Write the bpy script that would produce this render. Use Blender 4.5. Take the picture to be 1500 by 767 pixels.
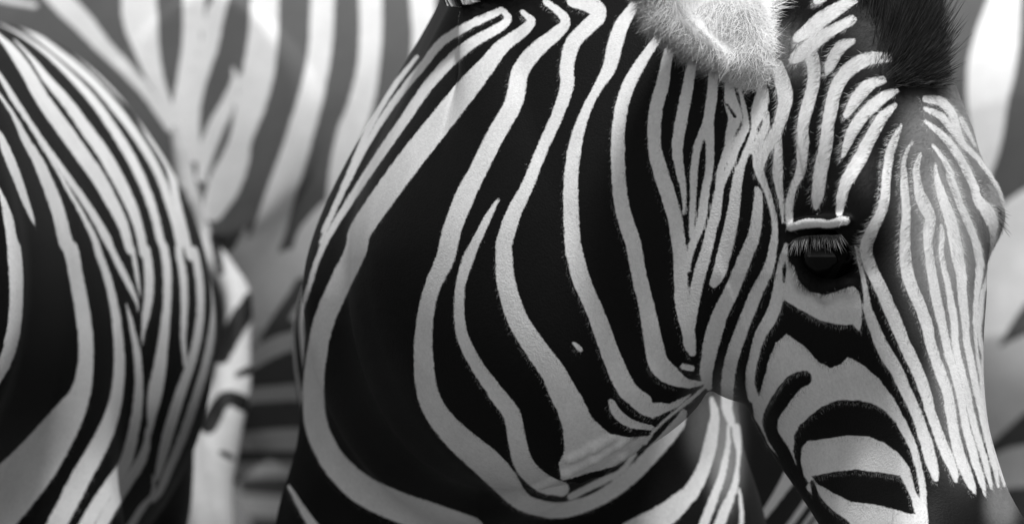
import bpy, math, numpy as np
from mathutils import Vector, Matrix
rng = np.random.default_rng(7)
sc = bpy.context.scene
for o in list(bpy.data.objects): bpy.data.objects.remove(o)

# ------------------------------------------------------------------ camera, sky, sun, exposure
D, ZC, PX = 6.0, 1.0, 0.0006            # distance to the subject plane (y = 0), camera height, metres per photo pixel there
cam = bpy.data.cameras.new('camera'); camo = bpy.data.objects.new('camera', cam); sc.collection.objects.link(camo)
camo.location = (0, -D, ZC); camo.rotation_euler = (math.radians(90), 0, 0)
cam.sensor_width = 36; cam.lens = 36 * D / (1500 * PX); cam.clip_end = 2000; cam.clip_start = 0.1
cam.dof.use_dof = True; cam.dof.focus_distance = 5.85; cam.dof.aperture_fstop = 6.3
sc.camera = camo
SUN = Vector((0.14, -0.36, 0.92)).normalized()      # towards the sun
world = bpy.data.worlds.new('World'); sc.world = world; world.use_nodes = True
nt = world.node_tree; bg = nt.nodes['Background']
sky = nt.nodes.new('ShaderNodeTexSky'); sky.sky_type = 'NISHITA'; sky.sun_disc = False
sky.dust_density = 0.3; sky.sun_elevation = math.asin(SUN.z); sky.sun_rotation = math.atan2(SUN.x, SUN.y)
bw = nt.nodes.new('ShaderNodeRGBToBW')               # monochrome photograph
nt.links.new(sky.outputs[0], bw.inputs[0]); nt.links.new(bw.outputs[0], bg.inputs[0]); bg.inputs[1].default_value = 0.085
sun = bpy.data.lights.new('sun', 'SUN'); sun.energy = 2.5; sun.angle = math.radians(8); sun.color = (1, 1, 1)
suno = bpy.data.objects.new('sun', sun); sc.collection.objects.link(suno); suno.location = (3, -1, 6)
suno.rotation_euler = SUN.to_track_quat('Z', 'Y').to_euler()
vs = sc.view_settings; vs.view_transform = 'Standard'; vs.look = 'None'; vs.gamma = 1; vs.exposure = 0.66; vs.use_curve_mapping = False

# ------------------------------------------------------------------ pixels <-> world
def P(u, v, y=0.0):
    k = PX * (D + y) / D
    return np.array([(u - 750) * k, y, ZC - (v - 383.5) * k])
def project(p):
    k = D / (PX * (p[:, 1] + D))
    return 750 + p[:, 0] * k, 383.5 - (p[:, 2] - ZC) * k

# ------------------------------------------------------------------ materials
def newmat(name):
    m = bpy.data.materials.new(name); m.use_nodes = True
    return m, m.node_tree, m.node_tree.nodes['Principled BSDF']
def coat_material(name, white, black, brown, edge_noise, rough=0.58, bump=True):
    m, t, b = newmat(name); N, Lk = t.nodes, t.links
    def node(k, **kw):
        n = N.new(k)
        for a, v in kw.items(): setattr(n, a, v)
        return n
    def math_(op, a, bb=None, clamp=False):
        n = node('ShaderNodeMath', operation=op, use_clamp=clamp)
        for i, x in enumerate((a, bb)):
            if x is None: continue
            if isinstance(x, (int, float)): n.inputs[i].default_value = x
            else: Lk.new(x, n.inputs[i])
        return n.outputs[0]
    st = node('ShaderNodeAttribute', attribute_name='stripe').outputs['Fac']
    tn = node('ShaderNodeAttribute', attribute_name='tone').outputs['Fac']
    rn = node('ShaderNodeAttribute', attribute_name='rnd').outputs['Fac']
    co = node('ShaderNodeTexCoord').outputs['Object']
    n1 = node('ShaderNodeTexNoise'); n1.inputs['Scale'].default_value = 560; n1.inputs['Detail'].default_value = 3; Lk.new(co, n1.inputs['Vector'])
    if edge_noise:
        n3 = node('ShaderNodeTexNoise'); n3.inputs['Scale'].default_value = 130; n3.inputs['Detail'].default_value = 4; Lk.new(co, n3.inputs['Vector'])
        d = math_('ADD', st, math_('MULTIPLY', math_('SUBTRACT', n1.outputs[0], 0.5), edge_noise * 1.6))
        d = math_('ADD', d, math_('MULTIPLY', math_('SUBTRACT', n3.outputs[0], 0.5), edge_noise * 1.3))
    else: d = st
    f = math_('ADD', math_('MULTIPLY', d, 0.45), 0.5, True)
    n2 = node('ShaderNodeTexNoise'); n2.inputs['Scale'].default_value = 26; n2.inputs['Detail'].default_value = 5; Lk.new(co, n2.inputs['Vector'])
    n4 = node('ShaderNodeTexNoise'); n4.inputs['Scale'].default_value = 330; n4.inputs['Detail'].default_value = 2; Lk.new(co, n4.inputs['Vector'])
    dirt = math_('ADD', math_('ADD', math_('MULTIPLY', n2.outputs[0], 0.34), 0.68), math_('MULTIPLY', n4.outputs[0], 0.30))
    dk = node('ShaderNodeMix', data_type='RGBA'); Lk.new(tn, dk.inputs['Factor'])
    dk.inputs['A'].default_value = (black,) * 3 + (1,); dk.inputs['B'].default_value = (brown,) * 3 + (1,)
    mx = node('ShaderNodeMix', data_type='RGBA'); Lk.new(f, mx.inputs['Factor']); Lk.new(dk.outputs['Result'], mx.inputs['A'])
    mx.inputs['B'].default_value = (white,) * 3 + (1,)
    sc_ = node('ShaderNodeVectorMath', operation='SCALE'); Lk.new(mx.outputs['Result'], sc_.inputs[0]); Lk.new(math_('MULTIPLY', dirt, rn), sc_.inputs['Scale'])
    Lk.new(sc_.outputs[0], b.inputs['Base Color'])
    b.inputs['Roughness'].default_value = rough; b.inputs['Specular IOR Level'].default_value = 0.13
    if bump:
        bp = node('ShaderNodeBump'); bp.inputs['Strength'].default_value = 0.25; bp.inputs['Distance'].default_value = 0.002
        Lk.new(n1.outputs[0], bp.inputs['Height']); Lk.new(bp.outputs[0], b.inputs['Normal'])
    return m
def plain(name, col, rough=0.5, spec=0.3, noise=0.0, scale=40):
    m, t, b = newmat(name); b.inputs['Roughness'].default_value = rough; b.inputs['Specular IOR Level'].default_value = spec
    n = t.nodes.new('ShaderNodeTexNoise'); n.inputs['Scale'].default_value = scale; n.inputs['Detail'].default_value = 6
    r = t.nodes.new('ShaderNodeMapRange'); r.inputs['To Min'].default_value = col * (1 - noise); r.inputs['To Max'].default_value = col * (1 + noise)
    co = t.nodes.new('ShaderNodeTexCoord'); t.links.new(co.outputs['Object'], n.inputs['Vector'])
    t.links.new(n.outputs[0], r.inputs['Value']); t.links.new(r.outputs[0], b.inputs['Base Color'])
    return m
MAT_COAT = coat_material('striped_coat', 0.76, 0.005, 0.29, 2.4)
MAT_HAIR = coat_material('striped_hair', 0.80, 0.006, 0.33, 0, bump=False)
MAT_BACK = coat_material('dusty_striped_coat', 0.80, 0.12, 0.12, 2.0)
MAT_RIGHT = coat_material('bright_striped_coat', 0.90, 0.11, 0.11, 2.0)
MAT_TAIL = coat_material('tail_hair', 0.52, 0.012, 0.1, 2.6)
MAT_EAR = coat_material('ear_fur', 0.80, 0.01, 0.2, 0, bump=False)
MAT_MANE = coat_material('mane_hair', 0.75, 0.012, 0.16, 0, bump=False)
MAT_EYE = plain('dark_eye', 0.003, 0.05, 0.22)
MAT_HOOF = plain('hoof_horn', 0.05, 0.5, 0.3, 0.4)
MAT_LASH = plain('lash_hair', 0.10, 0.5, 0.4)

# ------------------------------------------------------------------ stripe tracing (photo pixels)
U0, V0, UW, VH = -60, -60, 1620, 900
class Field:
    def __init__(s): s.d = np.full((VH, UW), -12.0, np.float32)
    def _box(s, x0, x1, y0, y1):
        i0, i1 = max(0, int(x0 - U0)), min(UW, int(x1 - U0) + 1); j0, j1 = max(0, int(y0 - V0)), min(VH, int(y1 - V0) + 1)
        return i0, i1, j0, j1
    def put(s, i0, i1, j0, j1, ins, white):
        w = s.d[j0:j1, i0:i1]
        s.d[j0:j1, i0:i1] = np.maximum(w, ins) if white else np.minimum(w, -ins)
    def stroke(s, pts, white=True):
        p = np.array(pts, float)
        if len(p) > 2:                                     # Catmull-Rom
            q = np.vstack([2 * p[0] - p[1], p, 2 * p[-1] - p[-2]]); out = []
            for i in range(1, len(q) - 2):
                for t in np.linspace(0, 1, 6, endpoint=False):
                    a, b, c, d = q[i - 1], q[i], q[i + 1], q[i + 2]
                    out.append(.5 * (2 * b + (c - a) * t + (2 * a - 5 * b + 4 * c - d) * t * t + (3 * b - a - 3 * c + d) * t ** 3))
            out.append(p[-1]); p = np.array(out)
        for (x0, y0, w0), (x1, y1, w1) in zip(p[:-1], p[1:]):
            m = max(w0, w1) / 2 + 12
            i0, i1, j0, j1 = s._box(min(x0, x1) - m, max(x0, x1) + m, min(y0, y1) - m, max(y0, y1) + m)
            if i0 >= i1 or j0 >= j1: continue
            X = np.arange(i0, i1)[None, :] + U0; Y = np.arange(j0, j1)[:, None] + V0
            dx, dy = x1 - x0, y1 - y0; L2 = dx * dx + dy * dy + 1e-9
            t = np.clip(((X - x0) * dx + (Y - y0) * dy) / L2, 0, 1)
            s.put(i0, i1, j0, j1, (w0 + (w1 - w0) * t) / 2 - np.hypot(X - x0 - t * dx, Y - y0 - t * dy), white)
    def poly(s, pts, white=True):
        p = np.array([q[:2] for q in pts], float)
        i0, i1, j0, j1 = s._box(p[:, 0].min() - 12, p[:, 0].max() + 12, p[:, 1].min() - 12, p[:, 1].max() + 12)
        X = (np.arange(i0, i1)[None, :] + U0) * np.ones((j1 - j0, 1)); Y = (np.arange(j0, j1)[:, None] + V0) * np.ones((1, i1 - i0))
        dist = np.full(X.shape, 1e9); ins = np.zeros(X.shape, bool)
        for (x0, y0), (x1, y1) in zip(p, np.roll(p, -1, 0)):
            dx, dy = x1 - x0, y1 - y0
            t = np.clip(((X - x0) * dx + (Y - y0) * dy) / (dx * dx + dy * dy + 1e-9), 0, 1)
            dist = np.minimum(dist, np.hypot(X - x0 - t * dx, Y - y0 - t * dy))
            if abs(dy) > 1e-9: ins ^= ((Y >= y0) != (Y >= y1)) & (X < x0 + (Y - y0) / dy * dx)
        s.put(i0, i1, j0, j1, np.where(ins, dist, -dist), white)
    def sample(s, u, v):
        x = np.clip(u - U0, 0, UW - 1.01); y = np.clip(v - V0, 0, VH - 1.01)
        i, j = x.astype(int), y.astype(int); a, b = x - i, y - j; d = s.d
        return d[j, i] * (1 - a) * (1 - b) + d[j, i + 1] * a * (1 - b) + d[j + 1, i] * (1 - a) * b + d[j + 1, i + 1] * a * b
def tile(ox, oy, k):
    def f(*pts):                                          # tile-local (x, y[, width]) -> photo pixels
        return [tuple([ox + q[0] / k, oy + q[1] / k] + [c / k for c in q[2:]]) for q in pts]
    return f
ka, kb = 767 / 250, 767 / 400
A, B, C, E, F, G = [tile(x, y, ka) for x, y in ((1000, 0), (1250, 0), (1000, 250), (1250, 250), (1000, 500), (1250, 500))]
K1, K2, K3, K4, K5, K6, K7, K8 = [tile(x, y, kb) for x, y in ((0, 0), (0, 367), (350, 0), (350, 367), (700, 0), (700, 367), (1100, 0), (1100, 367))]
T0 = tile(0, 0, 1); H = tile(1300, 130, 767 / 180)

fm = Field(); W = fm.stroke
# neck and shoulder
W(K3((500,160,9),(430,250,15),(370,350,17),(330,440,14),(280,550,9),(235,650,7)))
W(K3((725,35,18),(640,75,22),(568,120,22),(520,180,20),(470,240,18),(412,320,17),(362,400,15),(316,490,12),(268,590,10),(230,680,8)))
W(K3((735,25,12),(755,50,18),(735,75,24),(660,118,28),(595,170,30),(528,245,28),(466,335,26),(396,435,24),(314,560,19),(252,660,16),(216,740,13)) + K4((200,90,12),(165,200,10),(140,330,8),(125,450,6)))
W(K5((125,35,12),(150,60,20),(130,85,28),(70,130,38),(20,190,48)) + K3((640,250,60),(560,350,64),(480,450,66),(400,560,64),(340,650,60)) + K4((328,0,58),(280,100,58),(238,200,56),(217,300,54),(209,400,58),(220,500,62),(265,590,68),(340,665,78),(440,715,82),(560,755,80),(650,785,76)))
W(K4((140,660,6),(175,720,18),(215,780,25)))
W(K5((190,5,14),(235,40,22),(245,65,26),(220,95,34),(165,140,42),(120,200,46),(100,290,48),(50,380,48),(0,480,48)) + K3((640,540,52),(600,640,50)) + K4((580,20,50),(540,110,42),(522,200,45),(518,300,52),(530,400,58),(565,470,64),(620,530,72),(690,590,80)) + K6((69,640,75),(110,690,55),(150,715,45),(230,728,42),(330,700,40),(420,640,42),(500,560,40),(560,490,34),(578,455,18)))
W(K3((728,560,6),(700,610,18),(660,690,24)) + K4((645,20,30),(622,100,26),(620,200,28),(640,270,32),(680,340,36),(730,410,42)) + K6((50,400,42),(95,460,46),(110,530,48),(130,600,52),(180,650,52),(235,668,40)))
W(K5((270,0,40),(325,18,46),(338,45,42),(310,75,40),(268,120,40),(250,180,38),(250,240,36),(225,320,32),(180,420,30),(140,520,32),(100,600,40),(75,680,44)) + K6((73,0,44),(80,90,50),(110,190,55),(160,270,60),(210,340,66),(245,410,76)))
fm.poly(K6((200,400),(285,400),(320,470),(370,515),(430,525),(485,520),(440,570),(380,605),(300,625),(235,645),(228,600),(245,560),(240,500),(225,450)))
W(K5((437,20,26),(402,75,38),(382,140,40),(370,190,36),(335,250,24),(300,320,24),(275,400,34),(262,500,38),(262,600,40),(268,700,44)) + K6((270,0,46),(290,80,46),(325,160,46),(355,240,48),(385,320,50),(420,390,52),(465,425,46)))
fm.poly(K6((430,400),(470,425),(540,430),(600,402),(565,436),(490,470),(455,455),(430,435)))
W(K5((525,80,20),(490,130,22),(450,190,30),(415,260,34),(397,340,34),(393,420,36),(397,520,38),(410,600,40),(435,680,42)) + K6((440,0,40),(455,80,40),(475,160,42),(490,240,48),(505,310,54),(535,345,52),(585,372,24),(628,372,10)))
W(K5((545,110,22),(532,165,26),(520,230,34),(500,310,36),(495,400,34),(510,470,40),(535,550,40),(555,620,38),(565,700,36)) + K6((568,0,36),(570,80,36),(575,160,36),(592,230,34),(602,285,20)))
W(K6((578,325,16),(600,330,14)))
W(K5((606,150,22),(596,210,26),(585,270,30),(570,350,32),(560,420,28),(568,480,22),(578,540,14),(580,600,5)))
W(K5((668,165,22),(661,225,25),(655,290,28),(645,350,28),(620,400,20),(608,470,20)) + C((48,100,26),(42,200,24),(38,290,18)))
W(K5((650,360,24),(652,420,22)) + C((118,0,32),(100,100,34),(88,200,38),(70,270,34),(45,330,30),(30,400,22),(25,450,12)))
W(A((215,320,30),(210,390,38),(220,470,58),(235,530,58),(215,600,38),(200,680,32)) + C((170,0,30),(165,70,34),(150,180,44),(130,260,44),(115,330,46),(95,400,50),(75,470,52),(60,540,50),(45,620,46),(35,700,40)) + F((20,0,36),(34,50,14)))
W(A((255,400,12),(270,460,16),(285,540,24),(275,590,34),(245,650,34),(215,740,28)) + C((185,40,24),(165,90,30)))
W(A((198,468,12),(235,525,18)), False)
W(A((340,320,24),(345,360,38),(360,420,54),(350,470,64),(338,510,60),(325,560,30),(318,600,26),(300,650,26),(265,740,30)) + C((255,0,40),(240,90,44),(225,200,52),(205,300,58),(180,400,58),(160,470,52),(140,505,36)))
W(A((360,490,40),(375,540,28),(365,590,34),(340,640,32),(305,690,10)))
W(C((332,80,18),(340,110,34),(335,200,44),(318,300,52),(280,390,58),(245,480,60),(210,560,64),(170,640,66),(150,700,70)) + F((130,0,68),(115,80,60),(105,150,52),(118,205,26)))
W(A((425,300,56),(448,370,66),(462,440,64),(447,510,54),(425,580,48),(390,640,50),(350,700,60)) + C((345,0,40),(375,80,26),(403,170,22),(415,250,24),(405,350,34),(385,440,42),(340,530,50),(310,600,54),(275,690,54)) + F((245,0,56),(220,80,56),(205,160,56),(200,230,52),(200,300,44),(215,350,34),(225,375,14)))
W(A((428,610,28),(430,700,36)) + C((427,0,44),(432,60,34),(440,120,22),(448,190,10),(450,235,4)))
W(A((760,90,40),(650,150,48),(580,200,60),(520,250,56),(495,268,34)))
W(A((570,230,60),(588,290,56),(590,350,52),(575,430,52),(555,500,52),(540,570,48),(540,650,50)) + C((530,0,38),(500,70,30),(480,150,32),(480,240,26)))
W(C((465,330,12),(455,390,34),(450,440,50),(435,520,50),(420,590,52),(395,660,54)) + F((345,-20,46),(320,70,40),(305,140,38),(305,200,38),(318,250,46)))
W(A((767,0,40),(690,45,56),(620,90,66),(560,140,56),(515,170,40)))
W(A((767,185,22),(720,205,46),(690,240,50),(665,290,44),(648,332,16)))
W(K7((400,160,20),(330,166,36),(283,190,38),(248,230,36),(230,280,34),(220,330,32)) + A((675,470,52),(655,550,52),(645,640,56)) + C((620,0,58),(612,60,56),(605,120,48),(598,165,16)))
W(K7((370,225,20),(330,240,32),(295,280,32),(268,325,14)))
W(K7((410,255,12),(370,275,30),(320,320,32),(285,370,30),(268,410,20),(258,440,8)))
W(K7((405,295,10),(370,330,28),(335,390,32),(310,440,36),(280,490,36)) + C((735,50,50),(715,120,44),(705,190,26)))
W(K7((185,3,18),(205,0,12)))
# brow, eye surroundings
fm.poly(C((462,400),(500,430),(520,500),(570,545),(640,560),(720,535),(767,520)) + E((20,540),(35,590),(35,690),(25,720)) + C((767,690),(700,690),(620,670),(560,640),(510,610),(460,580),(430,560),(440,480)))
W(C((460,410,12),(457,450,20),(455,500,10)), False)
fm.poly(C((470,300),(490,268),(600,262),(720,268),(767,290)) + E((20,360),(35,450),(20,500)) + C((767,510),(720,530),(660,548),(590,543),(540,498),(510,420),(480,340)), False)
W(C((485,258,26),(540,240,38),(600,236,38),(660,240,32),(720,225,36),(735,232,20)))
# forehead and nose
W(H((240,65,40),(330,80,54),(400,150,48),(430,230,42),(470,340,36),(560,430,28),(640,540,22),(700,640,18),(730,740,14)))
W(H((235,125,20),(330,170,40),(400,250,42),(460,330,38),(500,385,26)))
W(H((460,185,24),(500,270,24),(545,355,12)))
W(H((235,205,16),(310,260,32),(370,320,42),(430,400,46),(490,500,48),(540,610,48)) + E((560,130,42),(600,180,56),(625,240,46),(627,310,18),(612,400,8),(600,480,10),(580,560,20),(572,640,22),(565,720,18)) + G((585,60,18),(580,120,14),(586,190,8)))
W(H((285,355,14),(350,440,28),(400,540,34)) + E((430,10,28),(455,80,32),(480,150,30),(510,220,32),(540,290,32),(560,360,34),(568,430,34),(562,500,28),(553,580,22),(548,680,18)) + G((552,0,12),(560,80,12),(575,160,16),(585,240,20),(600,330,24),(625,420,24),(650,510,26),(670,590,24),(680,645,12)))
W(H((298,470,10),(308,550,28)) + E((385,70,32),(415,160,46),(440,230,50),(455,310,52),(470,390,50),(485,470,44),(490,560,38),(500,650,34)) + G((510,0,28),(525,70,30),(540,150,30),(555,220,30),(575,300,30),(595,400,28),(615,480,26),(635,560,24),(652,650,10)))
W(H((205,410,20),(182,490,34)) + E((285,20,30),(295,90,40),(318,150,54),(345,210,46),(338,270,46),(335,330,36),(345,400,40),(355,470,40),(370,560,42),(390,650,40)) + G((415,0,32),(430,60,34),(455,140,34),(475,210,34),(490,290,32),(505,380,32),(525,450,34),(550,540,34),(575,620,28),(592,690,8)))
W(E((395,240,6),(400,300,18),(395,360,18),(405,430,22),(425,510,24),(440,600,30),(455,690,32)) + G((458,0,28),(470,70,30),(490,140,28),(510,220,28),(525,300,28),(550,400,26),(575,480,26),(600,570,24),(622,660,8)))
W(H((160,330,8),(122,385,18),(102,470,26)) + E((228,0,24),(230,80,32),(238,170,36),(235,250,40),(232,330,44),(235,400,50),(245,470,52),(275,550,52),(310,630,50),(335,710,48)) + G((345,0,44),(370,80,44),(400,160,46),(425,240,44),(440,330,44),(455,420,44),(475,500,46),(500,570,46),(525,630,38),(545,678,12)))
W(B((215,560,10),(185,630,30),(165,690,36)) + E((150,10,36),(145,90,38),(135,160,42),(110,220,44),(80,280,50),(60,330,54),(60,380,54),(85,450,52),(120,520,52),(155,600,54),(190,680,56)) + G((225,0,50),(260,70,52),(295,150,50),(325,230,46),(345,310,42),(370,380,40),(400,460,44),(430,530,44),(455,590,32),(462,625,10)))
W(E((10,340,5),(25,410,9),(45,480,16),(58,560,22),(65,620,34),(85,680,44)) + G((120,0,50),(150,60,60),(195,130,54),(225,200,50),(260,270,46),(290,340,46),(310,400,48),(330,460,52),(345,520,50),(360,570,42),(372,620,16)))
# cheek and jaw
fm.poly(K8((100,235),(150,270),(190,315),(225,330),(255,318),(272,300),(310,318),(360,360),(400,415),(435,480),(462,540),(478,600),(490,660),(497,767),(230,775),(180,690),(130,640),(90,590),(50,545),(30,500),(10,470),(5,425),(25,405),(35,370),(50,310),(70,260)))
fm.stroke(K8((148,358,46),(120,372,52),(82,420,52),(55,470,46),(60,515,40),(88,560,40),(115,610,34),(150,655,20)), False)
fm.poly(K8((120,520),(135,490),(165,462),(200,435),(245,418),(300,418),(340,427),(375,445),(405,478),(435,530),(455,575),(470,640),(478,700),(462,680),(445,610),(415,570),(375,540),(330,522),(270,520),(215,528),(160,535),(145,550),(140,585),(150,630),(163,650),(158,660),(140,645),(128,610),(118,565)), False)
fm.poly(K8((170,632),(230,620),(290,612),(360,620),(420,630),(430,650),(450,690),(462,740),(440,738),(400,725),(340,712),(280,705),(230,680),(185,655)), False)
fm.stroke(K8((172,650,14),(185,695,24),(215,735,34),(260,775,45)), False)
# throat folds and chest
W(K6((640,380,6),(600,415,9),(550,455,7),(500,500,6),(470,540,7)))
W(K6((440,570,12),(400,620,14),(330,655,18),(260,690,16)))
W(K6((375,425,16),(390,455,24),(430,485,22),(490,497,10)))
W(K6((270,260,7),(288,277,12)))
W(F((130,255,16),(145,330,36),(130,430,52),(110,520,56),(80,600,60),(40,670,70),(0,710,80)) + K6((520,745,64),(430,790,64)))
W(F((205,380,12),(205,450,18),(190,540,26),(170,620,30),(140,700,36),(115,767,40),(90,830,40)))
W(F((240,385,34),(246,440,32),(252,500,18),(247,560,14),(235,640,26),(210,710,36),(185,767,44),(160,830,44)))
W(F((255,660,6),(265,767,16),(262,840,16)))

fl = Field(); W = fl.stroke
W(K1((-60,5,26),(0,25,26),(60,50,26),(130,90,26),(200,135,26),(270,195,28),(330,255,28),(380,310,22),(420,380,24),(455,430,28),(480,480,28),(495,560,26),(515,640,26),(535,720,26)) + K2((545,0,26),(560,80,26),(563,160,26),(555,240,28),(535,320,30),(510,390,34),(485,470,36),(465,540,34),(450,600,26),(440,640,16)))
W(K1((-60,25,12),(0,50,14),(70,80,18),(140,130,24),(210,185,28),(270,240,28),(330,310,30),(375,370,28),(420,440,28),(455,510,28),(485,600,28),(505,680,28)) + K2((503,0,26),(515,80,26),(518,160,24),(515,240,20),(520,320,14)))
W(K1((0,68,8),(60,100,12),(130,150,18),(200,215,24),(260,280,28),(310,350,30),(360,430,32),(400,510,30),(430,590,28),(450,670,26)) + K2((462,0,28),(470,80,28),(468,160,28),(460,240,32),(450,320,40),(435,400,45),(425,470,28),(420,520,10)))
W(K1((40,112,8),(85,160,16),(130,220,28),(190,290,34),(240,360,38),(290,430,40),(330,500,40),(365,570,36),(390,640,30),(405,710,30)) + K2((410,0,30),(418,60,30),(418,120,30),(410,180,26),(402,230,14),(400,265,5)))
W(K1((-40,70,14),(0,105,18),(40,150,32),(80,210,40),(120,280,44),(170,350,46),(220,420,46),(270,490,44),(310,560,40),(345,630,34),(365,700,26)) + K2((372,0,18),(385,70,16),(394,130,6)))
W(K1((-40,170,16),(0,215,18),(40,280,22),(80,340,20),(120,400,22),(170,470,22),(220,540,24),(260,600,26),(300,670,28)) + K2((315,0,22),(340,50,24),(365,100,22),(382,140,14),(388,170,6)))
W(K1((-40,220,12),(0,270,14),(35,320,16),(70,390,26),(105,450,34),(140,530,40),(165,600,42),(185,680,44)) + K2((200,0,46),(215,80,44),(230,160,46),(240,240,46),(240,320,48),(225,400,62),(180,480,98),(110,580,130),(40,660,150),(-40,740,170)))
W(K1((110,400,10),(150,460,12),(190,530,16),(230,600,18),(265,670,22)) + K2((275,0,24),(300,70,26),(320,150,28),(332,240,32),(335,330,36),(325,420,40),(300,500,50),(265,570,56),(225,640,60),(190,710,60),(160,767,60),(120,860,60)))
W(K1((-30,350,14),(0,380,20),(20,430,30),(45,490,30),(70,560,24),(90,610,16),(98,635,5)))
W(K1((-20,500,8),(0,540,14),(20,600,28),(35,680,36)) + K2((40,0,44),(45,80,44),(45,160,42),(35,240,44),(15,310,40),(-20,370,40)))
W(K1((470,330,10),(500,400,13),(530,460,14),(560,520,14),(590,590,16),(608,670,16)) + K2((590,10,20),(600,80,22),(602,160,20),(592,250,26),(575,330,28),(545,430,30),(510,530,30),(480,600,28),(450,670,26),(430,700,16)))
W(K1((545,590,6),(560,640,11),(578,700,12),(590,760,10)))
W(K2((355,150,8),(370,210,18),(385,290,24),(390,370,28),(385,450,32),(370,530,36),(350,600,40),(310,660,44),(270,720,44),(230,790,44)))
W(K2((415,500,16),(410,550,26),(390,600,34),(350,660,36),(300,740,38),(270,800,38)))
W(K2((430,630,10),(430,680,18),(400,720,24),(370,767,26),(330,830,26)))

fb = Field(); W = fb.stroke
W(K1((-60,-20,14),(20,0,16),(100,16,12)))
W(K1((120,-60,60),(170,0,60),(230,60,55),(290,130,42),(350,190,34),(420,270,28),(480,360,24)))
W(K1((390,-80,95),(390,0,95),(395,60,95),(410,130,70),(430,200,50),(455,260,30),(490,350,20)))
W(K1((545,-80,60),(545,0,60),(540,80,50),(530,150,40),(515,230,36),(505,300,36),(520,380,36),(545,440,30)))
W(K1((640,-60,40),(620,0,40),(600,60,48),(590,120,48),(565,200,44),(550,260,40),(540,330,40),(548,430,30)))
W(K1((655,190,5),(660,230,20),(640,290,36),(605,360,44),(580,430,40),(565,500,24)))
W(K3((75,-80,78),(72,0,78),(68,100,80),(55,200,86),(32,300,78),(5,390,60)) + K1((660,450,76),(630,520,86),(598,590,60)))
W(K3((240,-80,64),(235,0,64),(232,80,64),(225,160,62),(205,260,66),(180,350,70),(150,450,75),(115,550,80),(85,650,85)) + K4((55,20,80),(38,80,70),(25,140,50)))
W(K3((370,-80,62),(370,0,62),(370,100,60),(362,200,60),(340,300,68),(310,380,70),(280,480,50),(262,560,30)))
W(K3((515,-80,68),(515,0,68),(520,80,64),(515,160,60),(490,260,60)))
W(K3((660,-40,60),(690,15,50),(720,80,50)))
W(K3((262,580,50),(235,620,70),(200,670,75),(175,740,70)) + K4((140,40,80),(100,110,75),(65,175,60),(35,240,44)))
W(K4((170,170,30),(150,190,14)))
W(K4((200,245,50),(120,262,50),(60,292,48),(0,330,40)))
W(K4((200,395,45),(50,405,40),(0,420,36))); W(K4((220,530,60),(120,530,60),(20,535,50)))
W(K4((220,612,40),(120,612,40),(0,615,40))); W(K4((220,720,60),(150,722,60),(0,712,60)))
W(K1((690,640,5),(680,690,30),(665,740,60)) + K2((655,40,70),(660,110,70)))
# right of the head and below the jaw
W(B((700,-80,130),(680,0,140),(650,150,190),(622,300,210),(602,450,180),(600,600,140),(585,740,90)) + E((560,60,60)))
W(T0((1570,300,110),(1500,345,108),(1470,395,108),(1440,450,95),(1410,520,80)))
W(T0((1570,520,100),(1500,545,98),(1465,572,96),(1430,610,86)))
W(T0((1570,675,60),(1500,682,60),(1465,690,52),(1430,705,44)))
W(T0((1560,775,24),(1495,778,24)))
W(F((380,400,60),(345,470,64),(310,540,70),(272,620,66),(240,700,70)))
W(F((540,540,90),(490,620,92),(450,700,100),(415,780,110)))
W(T0((1190,740,40),(1160,800,50)))
for x in (1200, 1270, 1340): W(T0((x,300,34),(x-10,500,36),(x-30,640,36),(x-70,760,36)))

# coat tone of the dark stripes: 0 black, 1 brownish grey (nose, forehead); on the chest front, sunlight painted in as grey
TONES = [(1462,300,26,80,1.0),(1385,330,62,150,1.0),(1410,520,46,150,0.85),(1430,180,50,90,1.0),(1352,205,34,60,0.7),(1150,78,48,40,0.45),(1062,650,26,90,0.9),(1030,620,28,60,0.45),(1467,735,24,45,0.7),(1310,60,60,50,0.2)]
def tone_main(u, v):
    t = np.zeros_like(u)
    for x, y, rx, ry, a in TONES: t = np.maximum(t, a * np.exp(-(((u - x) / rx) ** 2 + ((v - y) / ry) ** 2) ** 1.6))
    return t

# ------------------------------------------------------------------ implicit shapes
def smin(a, b, k):
    h = np.clip(.5 + .5 * (b - a) / k, 0, 1); return b + (a - b) * h - k * h * (1 - h)
def smax(a, b, k): return -smin(-a, -b, k)
def cone(p, a, b, ra, rb):
    a, b = np.asarray(a, float), np.asarray(b, float); d = b - a
    t = np.clip(((p - a) @ d) / (d @ d), 0, 1)
    return np.linalg.norm(p - a - t[:, None] * d, axis=1) - (ra + (rb - ra) * t)
def chain(p, pts, k=0.02):
    f = None
    for (a, ra), (b, rb) in zip(pts[:-1], pts[1:]):
        g = cone(p, a, b, ra, rb); f = g if f is None else smin(f, g, k)
    return f
def ellip(p, c, ax, r):
    q = np.stack([((p - np.asarray(c)) @ np.asarray(a)) / rr for a, rr in zip(ax, r)], 1)
    n = np.linalg.norm(q, axis=1); return (n - 1) * min(r)
AX = np.eye(3)
def smooth_table(tab, n=240):
    """cubic-hermite resample of rows (s, v1, v2, ...)"""
    t = np.array(tab, float); x = t[:, 0]; xs = np.linspace(x[0], x[-1], n); out = [xs]
    for c in range(1, t.shape[1]):
        y = t[:, c]; m = np.gradient(y, x)
        i = np.clip(np.searchsorted(x, xs) - 1, 0, len(x) - 2); h = x[i + 1] - x[i]; w = (xs - x[i]) / h
        out.append((2*w**3-3*w**2+1)*y[i] + (w**3-2*w**2+w)*h*m[i] + (-2*w**3+3*w**2)*y[i+1] + (w**3-w**2)*h*m[i+1])
    return np.array(out)
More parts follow.
